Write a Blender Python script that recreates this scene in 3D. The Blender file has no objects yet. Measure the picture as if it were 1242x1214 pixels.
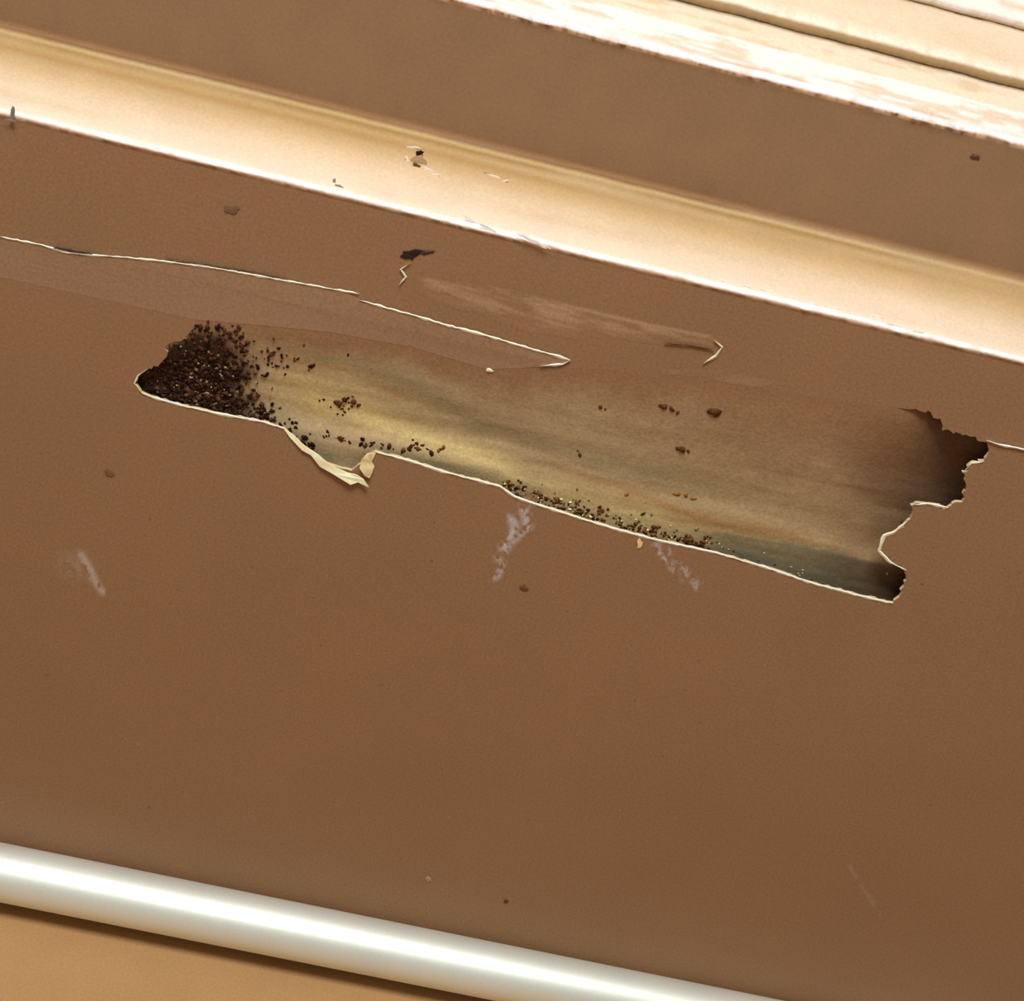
import bpy, math, random
import numpy as np
from mathutils import Matrix, Vector
from mathutils.geometry import tessellate_polygon
random.seed(4); rng=np.random.default_rng(7)
sc=bpy.context.scene
sc.view_settings.view_transform='Standard'
sc.view_settings.look='None'
# ---------------------------------------------------------------- camera
F=2000.0; D=0.6; TH=math.radians(30)
X=Vector((20879,-4763,-F)).normalized()
zc=Vector((0,0,1)); B=(zc-zc.dot(X)*X).normalized(); V=B.cross(X)
U=math.cos(TH)*V+math.sin(TH)*B
Y=-(math.cos(TH)*B-math.sin(TH)*V)
R=Matrix((X,Y,U)); Rn=np.array([list(X),list(Y),list(U)])
C=np.array(R@Vector((0,0,D)))          # view axis meets the board face at the origin
def hit(u,v,y=0.0):
    u,v,y=np.broadcast_arrays(np.asarray(u,float),np.asarray(v,float),np.asarray(y,float))
    d=np.stack([(u-621)/F,-(v-607)/F,-np.ones_like(u)],-1)@Rn.T
    t=(y-C[1])/d[...,1]
    return C+d*t[...,None]
PR=0.0118
pt=hit(621,1137,-PR*1.0); pb=hit(621,1222,-PR*1.0)
PZ=(pt[2]+pb[2])/2
PY=-PR-0.001
ZF=PZ-PR-0.006
C[2]-=ZF; PZ-=ZF
cd=bpy.data.cameras.new('camera'); cam=bpy.data.objects.new('camera',cd); sc.collection.objects.link(cam)
cam.matrix_world=Matrix.Translation(Vector(C))@R.to_4x4()
cd.lens=F/1242*36; cd.sensor_width=36; cd.clip_start=0.01
sc.camera=cam
# ---------------------------------------------------------------- helpers
def lin(h):
    h=h.lstrip('#'); c=np.array([int(h[i:i+2],16)/255 for i in (0,2,4)])
    return np.where(c<=.04045,c/12.92,((c+.055)/1.055)**2.4)
def alb(h,k=.6): return np.clip(lin(h)/k,0,.95)
def vnoise(x,y,seed=0):
    r=np.random.default_rng(seed).random((256,256))
    xi=np.floor(x).astype(int); yi=np.floor(y).astype(int); fx=x-xi; fy=y-yi
    fx=fx*fx*(3-2*fx); fy=fy*fy*(3-2*fy)
    g=lambda a,b:r[a%256,b%256]
    return (g(xi,yi)*(1-fx)+g(xi+1,yi)*fx)*(1-fy)+(g(xi,yi+1)*(1-fx)+g(xi+1,yi+1)*fx)*fy
def fbm(x,y,seed=0,o=4):
    s=0;a=.5;t=0
    for i in range(o):
        s=s+a*vnoise(x*2**i,y*2**i,seed+i); t+=a; a*=.55
    return s/t
def sm(a,b,x):
    t=np.clip((x-a)/(b-a),0,1); return t*t*(3-2*t)
def mkobj(name,verts,faces,mat,cols=None,smooth=True,parent=None):
    me=bpy.data.meshes.new(name); me.from_pydata([tuple(map(float,p)) for p in verts],[],[tuple(map(int,f)) for f in faces])
    if cols is not None:
        a=me.color_attributes.new('Col','FLOAT_COLOR','POINT')
        c=np.ones((len(verts),4)); c[:,:3]=cols; a.data.foreach_set('color',c.ravel())
    if smooth: me.polygons.foreach_set('use_smooth',[True]*len(me.polygons))
    me.materials.append(mat); me.update()
    ob=bpy.data.objects.new(name,me); sc.collection.objects.link(ob)
    if parent: ob.parent=parent
    return ob
def grid_faces(n,m):
    i=np.arange(n-1)[:,None]*m+np.arange(m-1)[None]; i=i.ravel()
    return np.stack([i,i+m,i+m+1,i+1],1)
def mat(name,base=None,rough=.55,vc=False,bump=.1,bscale=900,mottle=.12,mscale=60,spec=.3,metal=0,fine=0.06):
    m=bpy.data.materials.new(name); m.use_nodes=True; nt=m.node_tree; N=nt.nodes; L=nt.links
    b=N['Principled BSDF']; b.inputs['Roughness'].default_value=rough; b.inputs['Metallic'].default_value=metal
    b.inputs['Specular IOR Level'].default_value=spec
    geo=N.new('ShaderNodeNewGeometry')
    def noise(s,det=4):
        n=N.new('ShaderNodeTexNoise'); n.inputs['Scale'].default_value=s; n.inputs['Detail'].default_value=det
        L.new(geo.outputs['Position'],n.inputs['Vector']); return n
    n1=noise(mscale); n2=noise(bscale,2)
    def rng_(n,a):
        r=N.new('ShaderNodeMapRange'); r.inputs['From Min'].default_value=.25; r.inputs['From Max'].default_value=.75
        r.inputs['To Min'].default_value=1-a; r.inputs['To Max'].default_value=1+a; L.new(n.outputs['Fac'],r.inputs['Value']); return r
    r1=rng_(n1,mottle); r2=rng_(n2,fine)
    mu=N.new('ShaderNodeMath'); mu.operation='MULTIPLY'; L.new(r1.outputs[0],mu.inputs[0]); L.new(r2.outputs[0],mu.inputs[1])
    vm=N.new('ShaderNodeVectorMath'); vm.operation='SCALE'; L.new(mu.outputs[0],vm.inputs['Scale'])
    if vc:
        at=N.new('ShaderNodeAttribute'); at.attribute_name='Col'; L.new(at.outputs['Color'],vm.inputs[0])
    else: vm.inputs[0].default_value=tuple(base)
    L.new(vm.outputs[0],b.inputs['Base Color'])
    bp=N.new('ShaderNodeBump'); bp.inputs['Strength'].default_value=bump; bp.inputs['Distance'].default_value=.0005
    L.new(n2.outputs['Fac'],bp.inputs['Height']); L.new(bp.outputs[0],b.inputs['Normal'])
    return m
BR='#7a5b40'; BK=.63
FP=dict(mottle=.05,mscale=14,fine=.16,bscale=1000)
M_face=mat('brown_paint',alb(BR,BK),**FP)
M_facevc=mat('brown_paint_rubbed',vc=True,**FP)
M_layer=mat('brown_paint_under_layer',alb('#80624a',BK),**FP)
M_vc=mat('painted_wood_detail',vc=True,mottle=.05,bump=.15)
M_mould=mat('worn_paint_painted_light',vc=True,mottle=.04,bump=.12,rough=.85,spec=.08,fine=.07)  # same paint as the board; ledge light and worn streaks both in the colour
M_cav=mat('bare_rotten_wood',vc=True,mottle=.05,mscale=150,rough=.85,bump=.25,bscale=900,spec=.08,fine=.16)
M_drop=mat('dropping_brown',vc=True,rough=.9,mottle=.3,mscale=900,spec=.05)
M_floor=mat('tan_floor_paint',alb('#b98f60',1.0),mottle=.06,mscale=30,rough=.6,fine=.1,spec=.15)
M_wall=mat('wall_paint',alb('#d8bd98',.8),mottle=.04,mscale=8)

board=bpy.data.objects.new('wooden_baseboard',None); sc.collection.objects.link(board)
XL=1.2
# ---------------------------------------------------------------- hole outline
top=[(240,388),(300,392),(400,402),(500,420),(590,446),(640,444),(700,447),(860,462),(960,478),(1040,489),(1108,497)]
right=[(1108,497),(1128,500),(1142,511),(1143,522),(1170,527),(1186,534),(1198,538),(1200,548),(1193,560),(1178,562),(1168,573),(1173,590),(1168,608),(1150,616),(1125,611),(1108,612),(1101,632),(1085,645),(1072,650),(1066,668),(1080,682),(1100,692),(1097,706),(1092,722),(1083,732)]
bottom=[(1083,732),(1040,722),(980,706),(940,692),(870,671),(800,656),(740,640),(660,615),(625,603),(606,590),(540,573),(500,560),(455,548),(444,552),(438,562),(426,571),(398,563),(372,546),(345,520),(320,512),(270,503),(220,492),(185,482),(172,477)]
left=[(172,477),(163,465),(167,456),(180,447),(192,445),(202,432),(201,419),(212,415),(226,411),(232,399),(240,388)]
def rag(pts,amp,step=5):
    out=[]
    for (a,b),(c,d) in zip(pts[:-1],pts[1:]):
        n=max(1,int(math.hypot(c-a,d-b)/step))
        for k in range(n):
            t=k/n; j=amp if k else amp*.3
            out.append((a+(c-a)*t+random.uniform(-j,j),b+(d-b)*t+random.uniform(-j,j)))
    return out
rr=rag(right,2.8,3.5); rb=rag(bottom,.9); rl=rag(left,2.4,4); rt=rag(top,.2)
hole=rt+rr+rb+rl
hp=np.array(hole)
# ---------------------------------------------------------------- board face with hole
zA=hit(621,286,0)[2]
H=hit(hp[:,0],hp[:,1],0.0)
outer=[(-XL,0,0),(XL,0,0),(XL,0,zA),(-XL,0,zA)]
allv=[Vector(p) for p in outer]+[Vector(p) for p in H]
tri=tessellate_polygon([[Vector((p[0],p[2],0)) for p in outer],[Vector((p[0],p[2],0)) for p in H]])
face=mkobj('board_face',allv,tri,M_face,smooth=False,parent=board)
n=len(H); Tk=.0015
vv=np.concatenate([H,H+np.array([0,Tk,0])]); ff=[(i,(i+1)%n,n+(i+1)%n,n+i) for i in range(n)]
cc=np.tile(alb('#d8c39c',1.0),(n,1)); cc[:len(rt)]=alb(BR,BK); cc=np.concatenate([cc,cc])
mkobj('broken_edge',vv,ff,M_vc,cc,smooth=False,parent=board)
# ---------------------------------------------------------------- cavity
def sdist(u,v):
    P=np.stack([u.ravel(),v.ravel()],1); best=np.full(len(P),1e9); ins=np.zeros(len(P),bool)
    for i in range(n):
        a=hp[i]; b=hp[(i+1)%n]; e=b-a; w=P-a
        t=np.clip((w@e)/(e@e+1e-9),0,1); best=np.minimum(best,np.hypot(*(w-t[:,None]*e).T))
        if a[1]!=b[1]:
            c=((a[1]>P[:,1])!=(b[1]>P[:,1]))&(P[:,0]<(b[0]-a[0])*(P[:,1]-a[1])/(b[1]-a[1])+a[0]); ins^=c
    return np.where(ins,-best,best).reshape(u.shape)
def pl(pts,u):
    p=sorted(pts); return np.interp(u,[a for a,_ in p],[b for _,b in p])
TOPL=[(140,440),(200,415)]+top+[(1145,512),(1200,540),(1240,545)]
BOTL=[(140,470)]+bottom+[(1130,745),(1240,760)]
def depth0(u,v):
    t=pl(TOPL,u); b=pl(BOTL,u); s=np.clip((v-t)/(b-t),0,1.15)
    base=sm(1085,1165,u)*.006+sm(960,1160,u)*sm(0,.4,s)*.005
    left_=1-.3*sm(350,200,u)
    d=base+sm(0,.75,s)*.0048*left_ + .0004*s
    q=v-.2*(u-600)
    d=d+sm(.1,.5,s)*((fbm(u/220,q/26,11,3)-.5)*.0012+(fbm(u/30,v/30,5,3)-.5)*.0004)
    d=d-np.exp(-((q-572)/16)**2)*.0008*sm(300,420,u)*sm(1000,850,u)
    return np.maximum(d,0.0)
us=np.arange(130,1250,1.8); vs=np.arange(350,790,1.8)
G,Hh=np.meshgrid(us,vs,indexing='ij')
sd=sdist(G,Hh)
dep=depth0(G,Hh); dep=np.where(sd>0,np.maximum(dep,0)+np.minimum(np.maximum(sd-2.5,0)*.0006,.0035)+.00002,dep+.00002)
P=hit(G,Hh,dep)
q=Hh-.2*(G-600)
KC=.58
col=np.zeros(G.shape+(3,))+alb('#8a7557',KC)
def mixc(c,h,w):
    w=np.clip(w,0,1)[...,None]; return c*(1-w)+alb(h,KC)*w
nz=fbm(G/200,q/24,21,3); nz2=fbm(G/60,Hh/45,31,3); nz3=fbm(G/260,q/22,77,3)
t=pl(TOPL,G); b=pl(BOTL,G); s=(Hh-t)/(b-t)
qq=q+(nz-.5)*34+(nz2-.5)*16
col=mixc(col,'#988467',sm(.12,.35,s)*nz2*sm(900,650,G)*1.3)
cq=np.interp(G,[250,330,450,560,700,900,1100],[470,474,488,510,530,548,565])
col=mixc(col,'#786b4e',np.exp(-((qq-cq)/14)**2)*.75*sm(300,380,G)*sm(980,760,G))
cy=np.interp(G,[300,450,650,850,1050],[520,532,575,586,590])
wy=np.interp(G,[300,450,650,900],[20,26,20,13])
col=mixc(col,'#a39064',np.exp(-((qq-cy)/wy)**2)*1.0*sm(290,380,G)*sm(1060,880,G))
col=mixc(col,'#bba977',np.exp(-((qq-cy-3)/8)**2)*.75*sm(330,420,G)*sm(980,800,G))
col=mixc(col,'#866642',np.exp(-((qq-cy+np.interp(G,[400,700,900],[30,24,10]))/6)**2)*.8*sm(640,740,G)*sm(1080,960,G))
col=mixc(col,'#8a6c44',np.exp(-((qq-cy+34)/4)**2)*.5*sm(300,360,G)*sm(560,470,G))
col=mixc(col,'#8d7b58',sm(1.0,.88,s)*sm(.84,.9,s)*.5)
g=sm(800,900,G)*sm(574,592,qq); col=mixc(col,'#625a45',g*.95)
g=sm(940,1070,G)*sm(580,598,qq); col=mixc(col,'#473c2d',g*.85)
col=mixc(col,'#80654b',sm(640,1000,G)*sm(.72,.3,s)*.75)
col=mixc(col,'#5b4330',sm(990,1110,G+(nz2-.5)*70)*.85)  # shade of the cavity's right end painted into the wood colour
col=mixc(col,'#432e21',sm(1090,1160,G+(nz2-.5)*50)*.6)  # deeper shade painted at the far right tip
col=mixc(col,'#6d5338',sm(350,250,G)*.7)
col=mixc(col,'#826f4e',(sm(.5,.75,nz3))*.25*sm(.3,.5,s))
col=mixc(col,BR,sm(.30,.02,s+(nz2-.5)*.25)*sm(1130,1080,G))
col=mixc(col,'#2c1b13',sm(322,268,G+(nz2-.5)*90)*.96*sm(.08,.24,s+(nz2-.5)*.1))
edge=sm(.08,0,s)[...,None]*sm(1130,1080,G)[...,None]; col=col*(1-edge)+alb(BR,BK)*edge
keep=sd<60
idx=-np.ones(G.shape,int); idx[keep]=np.arange(keep.sum())
fs=grid_faces(*G.shape); fi=idx.ravel()[fs]; fi=fi[(fi>=0).all(1)]
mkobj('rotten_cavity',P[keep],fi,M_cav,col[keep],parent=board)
# ---------------------------------------------------------------- peeled layer band above the hole
crack1=[(-900,110),(-400,210),(-150,258),(0,287),(50,297),(80,306),(104,309),(150,312),(200,317),(260,325),(310,334),(360,343),(400,350),(436,356)]
crack2=[(436,364),(470,374),(500,382),(540,394),(590,407),(640,422),(670,430),(692,437)]
low=[(640,446),(590,448),(500,421),(400,403),(300,393),(240,388),(120,362),(0,336),(-400,250),(-900,150)]
def thin_layer(name,up,lo,th,th2,m):
    band=up+lo; bp=np.array(band); ys=np.array([-th]*len(up)+[-th2]*len(lo)); Hb=hit(bp[:,0],bp[:,1],ys)
    tri=tessellate_polygon([[Vector((p[0],p[2],0)) for p in Hb]])
    nb=len(Hb); back=Hb.copy(); back[:,1]=0.00005
    mkobj(name,np.concatenate([Hb,back]),list(tri)+[(i,(i+1)%nb,nb+(i+1)%nb,nb+i) for i in range(nb)],m,smooth=False,parent=board)
thin_layer('loose_paint_layer',rag(crack1,.6,14)+rag(crack2,.6,12)+[(692,437),(680,443)],low,.0003,.00004,M_layer)
def film(name,u0,v0,u1,v1,maskf,hexc,y=-.00003,k=BK,step=1.5):
    a,b_=np.meshgrid(np.arange(u0,u1,step),np.arange(v0,v1,step),indexing='ij')
    w=np.clip(maskf(a,b_),0,1); ed=np.minimum(np.minimum(a-u0,u1-step-a),np.minimum(b_-v0,v1-step-b_)); w=(w*sm(0,6,ed))[...,None]
    c=alb(BR,BK)*(1-w)+alb(hexc,k)*w; c=c.reshape(-1,3)
    ff=grid_faces(*a.shape); kk=(w.reshape(-1)[ff].max(1)>.01)
    mkobj(name,hit(a,b_,y).reshape(-1,3),ff[kk],M_facevc,c,parent=board)
def seg(a,b_,p0,p1):
    p0=np.array(p0,float); p1=np.array(p1,float); e=p1-p0
    t=np.clip(((a-p0[0])*e[0]+(b_-p0[1])*e[1])/(e@e),0,1); return np.hypot(a-p0[0]-t*e[0],b_-p0[1]-t*e[1]),t
def chalk(segs,sc_=7,thr=.5,seed=1,wob=5):
    def f(a,b_):
        m=0
        for p0,p1,w_,s_ in segs:
            d,t_=seg(a+wob*np.sin(b_/8.),b_,p0,p1); m=np.maximum(m,np.exp(-(d/w_)**2)*s_)
        nn=fbm(a/sc_,b_/(sc_*1.3),seed,4); return m*sm(thr-.08,thr+.08,nn)
    return f
film('chalk_scuff',580,596,670,712,chalk([((642,612),(634,640),6,.8),((620,630),(616,664),6,.85),((634,640),(618,668),5,.6),((606,678),(600,700),5,.6)],4,.5,5),'#a19d9c',step=1.2)
film('chalk_scuff_small',780,645,870,722,chalk([((800,662),(812,690),5,.75),((814,668),(830,700),5,.55),((842,704),(852,714),4,.6)],4,.5,8),'#9c9794',step=1.2)
film('chalk_scuff_side',60,655,145,735,chalk([((100,674),(112,700),5,.95),((112,700),(126,718),4,.9),((84,684),(98,688),14,.25)],6,.44,3,1.5),'#95857a',step=1.2)
film('rub_mark',1010,1035,1090,1125,chalk([((1030,1050),(1068,1112),3,.4)],8,.4,2,1),'#8f7158')
def peel(a,b_):
    upr=np.interp(a,[500,560,620,700,780,862,876],[336,342,352,372,391,407,420]); lo=np.interp(a,[500,560,640,700,740,806,876],[352,375,400,410,412,416,424])
    m=sm(-2,1,b_-upr)*sm(4,-22,b_-lo)*sm(498,530,a)*sm(878,862,a)
    nn=fbm(a/45,(b_-.25*a)/7,44,4)
    m=m*(.1+1.2*sm(.35,.7,nn))
    return np.maximum(m*.75,np.exp(-((b_-upr-2-3*(nn-.5))/2.4)**2)*sm(620,720,a)*sm(876,850,a)*.9)
film('peeled_paint_patch',494,325,884,440,peel,'#937458')
def worn(a,b_):
    c1=np.interp(a,[560,640,700,870,1000],[415,440,445,445,470]); tp=np.interp(a,[590,700,860,1040],[446,447,462,489])
    return sm(0,8,b_-c1)*sm(560,720,a)*sm(1000,850,a)*sm(.35,.65,fbm(a/70,b_/14,91,4))*.35*sm(8,0,b_-tp)
film('worn_paint_above_hole',700,430,1000,490,lambda a,b_:worn(a,b_)*sm(-1.5,-3.5,b_-np.interp(a,[700,860,960,1040],[447,462,478,489])),'#937a5c')
# ---------------------------------------------------------------- ribbons, flakes, chips
DV=[];DF=[];DC=[]
def ribbon(pts,w,c,y=-.0004,h=.0005,jit=.35,step=4,k=.6,taper=True):
    p=np.array(rag(pts,jit,step)+[pts[-1]]); m=len(p); c=alb(c,k)
    tg=np.gradient(p,axis=0); tg/=np.linalg.norm(tg,axis=1)[:,None]+1e-9; nn=np.stack([-tg[:,1],tg[:,0]],1)
    ww=w*(.2+1.4*rng.random(m))/2
    ww=np.convolve(ww,[.25,.5,.25],'same')
    if taper: ww*=np.clip(np.minimum(np.arange(m),m-1-np.arange(m))/3+.15,0,1)
    base=sum(len(a) for a in DV)
    a=hit(*(p+nn*ww[:,None]).T,y); b_=hit(*p.T,y-h); d=hit(*(p-nn*ww[:,None]).T,y)
    DV.append(np.stack([a,b_,d],1).reshape(-1,3)); DC.append(np.clip(np.tile(c,(3*m,1))*(0.85+.3*rng.random((3*m,1))),0,.9))
    for i in range(m-1):
        for j in range(2):
            o=base+3*i+j; DF.append((o,o+3,o+4,o+1))
def flake(cx,cy,rx,ry,ang,c,y=-.0003,h=.0003,k=.6,irr=.35,n=14):
    base=sum(len(a) for a in DV); a=np.arange(n)/n*2*np.pi; r=1+irr*(rng.random(n)*2-1)
    x=np.cos(a)*rx*r; z=np.sin(a)*ry*r; ca,sa=math.cos(ang),math.sin(ang)
    e=hit(cx+x*ca-z*sa,cy+x*sa+z*ca,y); ce=hit(cx,cy,y-h)
    DV.append(np.concatenate([e,ce[None]])); DC.append(np.tile(alb(c,k),(n+1,1)))
    for i in range(n): DF.append((base+i,base+(i+1)%n,base+n))
CR='#ecd6b8'
ribbon(crack1[3:],2.7,CR,y=-.0004,h=.0003,k=.68); ribbon(crack1[:4],2.6,CR,y=-.0004,h=.0003,k=.68)
ribbon(crack2,3.2,CR,y=-.0004,h=.0003,k=.68)
ribbon([(692,437),(682,442),(655,444)],3,CR)
ribbon([(65,300),(90,305),(112,307)],3,'#2a1d15',y=-.0005); ribbon([(200,313),(300,328),(350,338)],1.8,'#5a4030')
RC='#eadcbc'
ribbon(bottom[:13],2.9,RC,y=-.0001,h=.0003,k=.68)
ribbon(bottom[18:],2.9,RC,y=-.0001,h=.0003,k=.68)
ribbon(bottom[7:10],4.4,RC,y=-.0001,h=.0004,k=.68)
ribbon(right[13:16],3.6,'#f0d5ae',y=-.0001,h=.0003); ribbon(right[8:11],3.6,'#f0d5ae',y=-.0001,h=.0003); ribbon(right[16:22],3.8,'#e9cfa8',y=-.0001,h=.0003)
ribbon([(172,477),(163,465),(167,456),(180,447)],2.4,'#cdb58a',y=-.0001,h=.0003)
ribbon([(1196,534),(1215,540),(1242,545),(1300,556)],2.8,CR)
ribbon([(866,412),(876,421),(868,432),(853,441)],2.8,'#dcb994'); ribbon([(806,416),(840,419),(866,424)],2.2,'#5a3522')
ribbon([(498,318),(486,327),(492,336),(484,346)],3,'#d6bda2')
flake(500,308,15,4.5,-.12,'#1d120c'); flake(517,306,10,2.5,-.1,'#3a2619'); flake(495,311,9,3,.2,'#24170f')
flake(280,255,10,4.5,0,'#5f4632',h=.0001); flake(594,449,4,2.5,.2,'#e9d6a8')
flake(635,713,5,3,.3,'#5a3724');flake(614,1093,3,2.4,.3,'#3b2a1d');flake(1183,190,6,3,.2,'#4a2f1f',y=.0297)
flake(132,574,7,3,.3,'#6b4028',h=.0001);flake(520,1066,4,3,.3,'#93724f')
for i in range(60): flake(rng.uniform(0,1242),rng.uniform(600,1000),rng.uniform(.8,1.8),rng.uniform(.6,1.2),0,rng.choice(['#8a6a4e','#6a482e']),h=.00005,y=-.0001)
flake(776,660,3.5,6,.1,'#d8a37a',h=.0001)
mkobj('torn_paint_and_scuffs',np.concatenate(DV),DF,M_vc,np.concatenate(DC),smooth=False,parent=board)
def sheet(name,pts,c1,c2):
    p=np.array([a[:2] for a in pts],float); y=np.array([a[2] for a in pts]); Hs=hit(p[:,0],p[:,1],y); m=len(p)
    tr=list(tessellate_polygon([[Vector((a[0],a[2],0)) for a in Hs]]))
    vv=np.concatenate([Hs,Hs+np.array([0,.0005,0])]); tb=[tuple(m+i for i in f[::-1]) for f in tr]
    cs=np.array([alb(c1 if i%2 else c2,.75) for i in range(m)]*2)
    mkobj(name,vv,tr+tb+[(i,(i+1)%m,m+(i+1)%m,m+i) for i in range(m)],M_vc,cs,smooth=False,parent=board)
sheet('wood_splinter',[(343,519,-.0003),(352,531,-.0006),(366,546,-.001),(377,552,-.001),(388,566,-.0012),(404,575,-.0015),(425,588,-.002),(434,585,-.0016),(447,591,-.002),(441,582,-.0018),(432,576,-.0015),(422,574,-.0012),(400,564,-.001),(386,552,-.0008),(368,540,-.0006),(356,528,-.0004)],'#eadfb6','#d6c59a')
sheet('wood_splinter_tip',[(438,558,-.0006),(436,568,-.001),(442,577,-.0014),(448,580,-.0014),(451,575,-.0012),(454,566,-.001),(451,560,-.0008),(456,549,-.0004),(449,551,-.0005),(443,553,-.0005)],'#d9c898','#b39d6e')
# ---------------------------------------------------------------- moulding profile
def zz(v,y): return hit(621,v,y)[2]
prof=[]
CD=.030; zB=zz(186,CD)
prof+= [(0,zA-.0022,BR,BK,0,0),(-.0003,zA-.0012,'#a88566',.6,.0001,1),(-.0006,zA-.0003,'#f6e6da',1.0,.0003,2),(-.0002,zA+.0003,'#fff0ea',.95,.0003,2),(.0010,zA+.0006,'#fff0e8',1.0,.0002,2)]  # lip's white edge is a highlight painted as colour
cv=[(0.05,'#f2e0d0'),(.1,'#e9d5c0'),(.2,'#e4cfb8'),(.3,'#e2cbb1'),(.4,'#e0c8ab'),(.5,'#dcc2a2'),(.6,'#d5b892'),(.68,'#cbab80'),(.75,'#c2a172'),(.82,'#b48f5e'),(.88,'#bc9b6a'),(.93,'#a58252'),(.965,'#c4a573'),(1.0,'#8c6b47')]  # light on the cove is in the colour: bright lip, fading to the back
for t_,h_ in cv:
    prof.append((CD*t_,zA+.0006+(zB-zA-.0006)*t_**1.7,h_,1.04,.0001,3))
yf=CD; z1=zz(15.6,yf); FC='#745941'; FK=.58
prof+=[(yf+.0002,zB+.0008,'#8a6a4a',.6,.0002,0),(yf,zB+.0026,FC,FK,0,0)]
for t_ in (.3,.6,.9): prof.append((yf,zB+(z1-zB)*t_,FC,FK,0,0))
prof+=[(yf,z1-.0022,FC,FK,.0001,0),(yf-.0002,z1-.001,'#b99878',.6,.0003,1),(yf-.0006,z1,'#fbf0f0',.95,.0006,2),(yf+.001,z1+.0008,'#fff4f4',1.0,.0004,2)]  # upper lip's edge highlight painted near white
y2=yf+.016; z2=zz(-44,y2)
for t_ in np.linspace(.08,1,18): prof.append((yf+.016*t_,z1+.0008+(z2-z1)*t_,'#f6e6de' if t_<.6 else '#e8d3ba',1.05,.00015,4))  # brightness of this upward ledge is put into its colour
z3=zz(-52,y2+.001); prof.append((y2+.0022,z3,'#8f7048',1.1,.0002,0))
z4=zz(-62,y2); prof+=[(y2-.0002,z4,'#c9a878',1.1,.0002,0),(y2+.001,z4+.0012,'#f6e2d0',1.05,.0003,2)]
y5=y2+.018; z5=zz(-118,y5)
for t_ in (.3,.6,.85,1): prof.append((y2+.018*t_,z4+.0012+(z5-z4)*t_,'#e2cbb0',1.1,.0001,3))  # next ledge up also carries its light in the colour
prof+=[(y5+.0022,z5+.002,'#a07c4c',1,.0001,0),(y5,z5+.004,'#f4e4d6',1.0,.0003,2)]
y6=y5+.02; z6=zz(-200,y6)
for t_ in np.linspace(.1,1,10): prof.append((y5+.02*t_,z5+.004+(z6-z5-.004)*t_,'#f0e2d8',1.05,.0001,4))  # top ledge painted bright like the lit ones below
prof+=[(y6,z6+.003,'#d8bd98',.8,0,0)]
xs=np.concatenate([np.arange(-XL,-.32,.01),np.arange(-.32,.32,.0005),np.arange(.32,XL+.001,.01)])
nx,mp=len(xs),len(prof); PV=np.zeros((nx,mp,3)); PC=np.zeros((nx,mp,3))
brown=alb('#8a6547')
for j,(y_,z_,h_,k_,na,stt) in enumerate(prof):
    n1=fbm(xs*700,np.full(nx,j*3.3),40+j,3)-.5; n2=fbm(xs*90,np.full(nx,j*.35),60,3)-.5
    PV[:,j,0]=xs; PV[:,j,1]=y_+na*(n1*1.6+n2*2); PV[:,j,2]=z_+na*(n1*1.2+n2*3)
    c=np.tile(alb(h_,k_),(nx,1))
    if stt==1:
        w=sm(.35,.7,fbm(xs*350,np.full(nx,9.),3,3))[:,None]; c=c*(1-w)+brown*w
    if stt==2:
        w=sm(.5,.75,fbm(xs*260,np.full(nx,9.+j*.1),15,3))[:,None]*.4; c=c*(1-w)+alb('#d9b891',1)*w
    if stt==3:
        w=sm(.5,.8,fbm(xs*14,np.full(nx,j*.7),25,3))[:,None]*.4; c=c*(1-w)+alb('#cdb08a',1.1)*w
    if stt==4:
        w=sm(.5,.7,fbm(xs*60,np.full(nx,j*.6),35,4))[:,None]*.7; c=c*(1-w)+alb('#d6b898',1.1)*w
    PC[:,j]=c
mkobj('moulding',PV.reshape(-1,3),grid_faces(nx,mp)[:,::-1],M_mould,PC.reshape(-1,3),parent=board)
DV=[];DF=[];DC=[]
def cove_y(u,v):
    ts=np.linspace(0,1,400); zt=zA+.0006+(zB-zA-.0006)*ts**1.7
    h=hit(u,v,CD*ts)[:,2]; i=np.argmin(abs(h-zt)); return CD*ts[i]
def cflake(x,y,rx,ry,a,c,lift=.0003,k=1.0,h=.0001): flake(x,y,rx,ry,a,c,y=cove_y(x,y)-lift,h=h,k=k)
for (x0,y0,a0,rx,ry) in ((502,179,.1,9,2),(520,206,.4,9,3),(528,212,.1,6,2),(494,194,1.3,6,1.6)): cflake(x0,y0,rx,ry,a0,'#f8e8d8',.0004)
cflake(506,196,10,8,.3,'#bd9c72',.0005);cflake(509,187,5,5,0,'#24160e',.0009);cflake(506,200,6,2,.4,'#6a4a30',.0009)
cflake(600,214,9,1.8,.3,'#f6e6d4');cflake(612,220,6,1.6,-.3,'#f6e6d4');cflake(590,210,4,1.6,.3,'#caa880')
cflake(410,226,6,2.2,.3,'#8f8780');cflake(405,221,2.5,4,.1,'#8f8780');cflake(15,137,2.5,8,.1,'#877c74',.0015);cflake(12,146,7,1.8,.1,'#8c8178',.0015)
for x0,y0 in ((640,289),(655,296),(575,268),(590,275)): cflake(x0,y0,12,2,.45,'#fff4ee',.0015)
for x0 in range(880,1120,26): cflake(x0,286+.243*(x0-621)+rng.uniform(-10,-3),rng.uniform(5,14),1.4,.25,'#fff6f0',.0006)
mkobj('cove_chips',np.concatenate(DV),DF,M_vc,np.concatenate(DC),smooth=False,parent=board)
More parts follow.
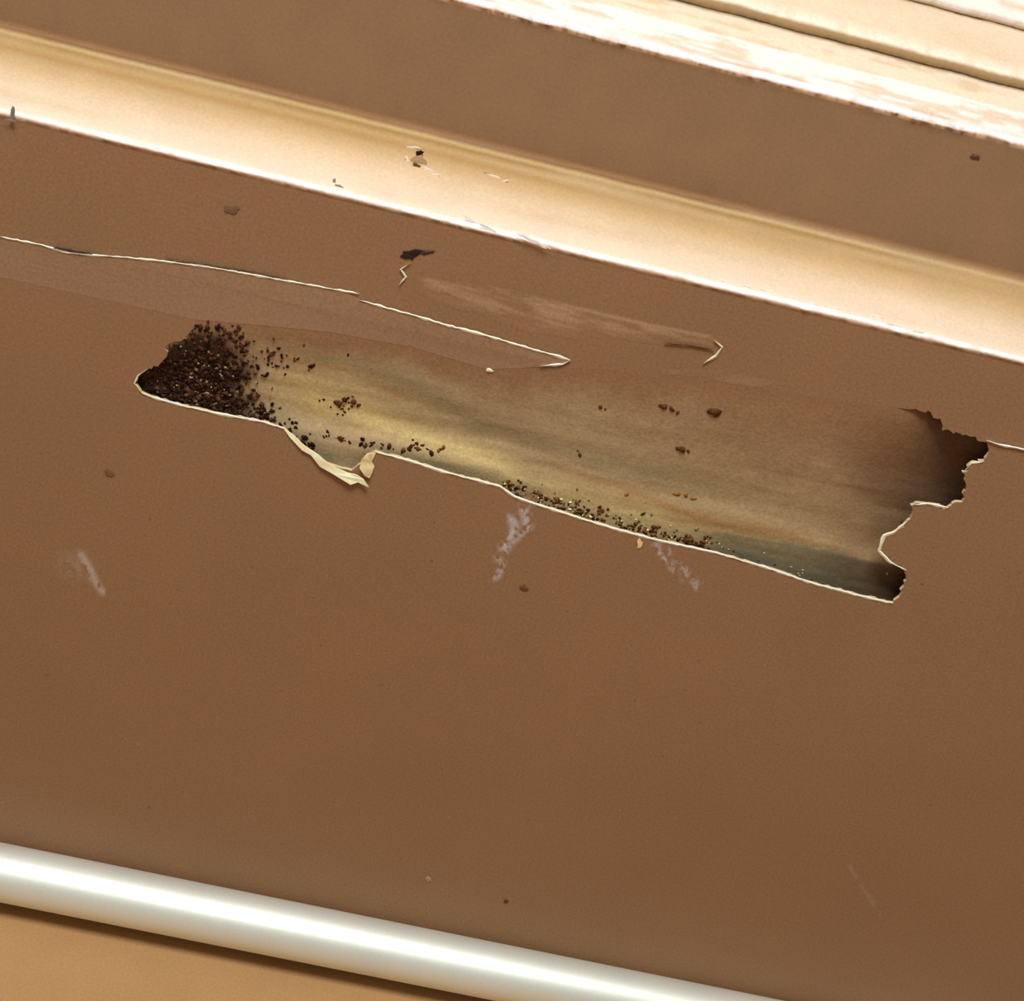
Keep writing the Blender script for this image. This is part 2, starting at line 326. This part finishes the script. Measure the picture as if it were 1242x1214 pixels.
# ---------------------------------------------------------------- droppings: one mesh
import bmesh
bm=bmesh.new(); bmesh.ops.create_icosphere(bm,subdivisions=1,radius=1); bm.verts.ensure_lookup_table()
iv=np.array([v.co[:] for v in bm.verts]); iff=np.array([[v.index for v in f.verts] for f in bm.faces]); bm.free()
SV=[];SF=[];SC=[];cnt=0
def drop(u,v,r,c,lift=0):
    global cnt
    d=float(depth0(np.array([u]),np.array([v]))[0]); r=r*.8
    p=hit(u,v,d-r*.00004-lift)
    a=rng.uniform(0,6.28); ca,sa=math.cos(a),math.sin(a)
    Rm=np.array([[ca,0,sa],[0,1,0],[-sa,0,ca]])
    vv=(iv*(1+.25*rng.normal(size=(len(iv),1)))*np.array([1.2*rng.uniform(.8,1.3),.32,.9])*r*.0003)@Rm.T+p
    SV.append(vv); SF.append(iff+cnt); cnt+=len(iv); SC.append(np.tile(alb(c),(len(iv),1)))
DK=['#2a1710','#33201a','#22140f','#3f281c','#1c120c','#4a3020','#2a1710']
RD=['#55321c','#5f3a20','#43270f','#6a4526','#382010']
inside=lambda u,v: float(sdist(np.array([[u]]),np.array([[v]]))[0,0])<-1
def cluster(nn,f,rlo,rhi,cs,lift=0):
    k=0;tries=0
    while k<nn and tries<nn*6:
        tries+=1; u,v=f()
        if inside(u,v): drop(u,v,rlo+(rhi-rlo)*rng.random()**1.6,cs[rng.integers(len(cs))],rng.random()*lift); k+=1
cluster(800,lambda:(rng.normal(240,34),rng.normal(462,24)),1.2,4.4,DK,.0005)
cluster(110,lambda:(rng.normal(240,30),rng.normal(462,20)),1,2.4,['#8a7454','#6d5840'],.0007)
cluster(150,lambda:(lambda x:(x,pl(BOTL,x)-abs(rng.normal(0,13))-2))(rng.uniform(200,335)),1.5,4.2,DK,.0004)
cluster(40,lambda:(rng.uniform(225,300),rng.uniform(392,428)),1.6,4,DK)
cluster(34,lambda:(rng.normal(330,42),rng.normal(438,7)),1.4,3.8,DK)
cluster(34,lambda:(lambda x:(x,pl(BOTL,x)-abs(rng.normal(0,9))-3))(rng.uniform(300,380)),2,4.4,DK)
cluster(20,lambda:(rng.normal(420,12),rng.normal(490,5)),1.8,4.4,DK)
cluster(46,lambda:(lambda x:(x,542+.12*(x-450)-abs(rng.normal(0,5))))(rng.uniform(385,545)),1.6,4,RD+DK)
cluster(260,lambda:(lambda x:(x,pl(BOTL,x)-abs(rng.normal(0,9))-3))(rng.uniform(610,865)),1.2,3.9,RD)
cluster(40,lambda:(lambda x:(x,pl(BOTL,x)-abs(rng.normal(0,6))-3))(rng.uniform(610,865)),1.2,2.4,['#d9c48c','#c8b078'])
cluster(16,lambda:(lambda x:(x,pl(BOTL,x)-abs(rng.normal(0,5))-4))(rng.uniform(860,990)),1.2,2,['#b8a068','#4a3820'])
for (u,v,r) in [(866,501,7.5),(863,499,5),(868,504,4),(800,492,3.5),(806,494,5),(814,497,5),(822,500,4),(728,495,4),(733,497,2.5),(820,543,3),(828,546,5),(836,549,3),(822,600,4),(832,602,4.5),(842,604,3.5),(700,548,2),(412,488,5),(428,487,5),(760,600,3),(704,552,4)]:
    drop(u+rng.normal(),v+rng.normal(),r*rng.uniform(.8,1.1),'#4a2d1a' if v<590 else '#7a5424')
for (u,v,r) in [(243,396,4),(262,397,3.5),(279,404,4),(290,397,4),(270,411,4),(254,406,3.5),(236,405,3),(225,412,3),(285,415,3)]: drop(u,v,r,'#3a2218')
mkobj('insect_droppings',np.concatenate(SV),np.concatenate(SF),M_drop,np.concatenate(SC))
# ---------------------------------------------------------------- pipe with saddle clips
M_pipe=mat('pale_metal_pipe',(.86,.9,.81),rough=.5,mottle=.03,mscale=40,spec=.3,metal=.55,bump=.03,fine=.03)
pipe=bpy.data.objects.new('metal_pipe',None); sc.collection.objects.link(pipe)
def tube(name,x0,x1,ro,ri,m,nseg):
    ns=96; xs2=np.linspace(x0,x1,nseg); a=np.arange(ns)/ns*2*np.pi; PV=[]
    for x in xs2:
        for t_ in a: PV.append((x,PY+ro*math.cos(t_),PZ+ro*math.sin(t_)))
    PF=[(i*ns+j,i*ns+(j+1)%ns,(i+1)*ns+(j+1)%ns,(i+1)*ns+j) for i in range(nseg-1) for j in range(ns)]
    inner=len(PV)
    for x in (x0,x1):
        for t_ in a: PV.append((x,PY+ri*math.cos(t_),PZ+ri*math.sin(t_)))
    for e,o in ((0,inner),((nseg-1)*ns,inner+ns)):
        PF+=[(e+j,e+(j+1)%ns,o+(j+1)%ns,o+j) for j in range(ns)]
    PF+=[(inner+j,inner+(j+1)%ns,inner+ns+(j+1)%ns,inner+ns+j) for j in range(ns)]
    mkobj(name,PV,PF,m,parent=pipe)
tube('pipe_body',-XL,XL,PR,PR*.8,M_pipe,60)
for i,x in enumerate((-.7,.7)):
    tube('clip_band_%d'%(i+1),x-.008,x+.008,PR+.0008,PR,M_pipe,3)
    h=PZ-PR-.0004; c=[(x-.008,PY-.006,0),(x+.008,PY-.006,0),(x+.008,PY+.006,0),(x-.008,PY+.006,0)]
    mkobj('clip_foot_%d'%(i+1),c+[(p[0],p[1],h) for p in c],[(0,3,2,1),(4,5,6,7),(0,1,5,4),(1,2,6,5),(2,3,7,6),(3,0,4,7)],M_pipe,smooth=False,parent=pipe)
# ---------------------------------------------------------------- floor and wall
mkobj('floor',[(-XL,-1.2,0),(XL,-1.2,0),(XL,.12,0),(-XL,.12,0),(-XL,-1.2,-.02),(XL,-1.2,-.02),(XL,.12,-.02),(-XL,.12,-.02)],[(0,1,2,3),(7,6,5,4),(0,4,5,1),(1,5,6,2),(2,6,7,3),(3,7,4,0)],M_floor,smooth=False)
mkobj('wall_back',[(-XL,y6,0),(XL,y6,0),(XL,y6,1.2),(-XL,y6,1.2),(-XL,y6+.02,0),(XL,y6+.02,0),(XL,y6+.02,1.2),(-XL,y6+.02,1.2)],[(0,1,2,3),(7,6,5,4),(0,4,5,1),(1,5,6,2),(2,6,7,3),(3,7,4,0)],M_wall,smooth=False)
# ---------------------------------------------------------------- light
ld=bpy.data.lights.new('ceiling_light','AREA'); ld.shape='RECTANGLE'; ld.size=.5; ld.size_y=.35; ld.energy=19; ld.color=(1,.99,.965)
lo=bpy.data.objects.new('ceiling_light',ld); sc.collection.objects.link(lo)
lo.location=(-.15,-.55,1.5); dr=Vector((0,0,.2))-lo.location; lo.rotation_euler=dr.to_track_quat('-Z','Y').to_euler()
w=bpy.data.worlds.new('world'); sc.world=w; w.use_nodes=True
w.node_tree.nodes['Background'].inputs[0].default_value=(1,.99,.96,1); w.node_tree.nodes['Background'].inputs[1].default_value=.22
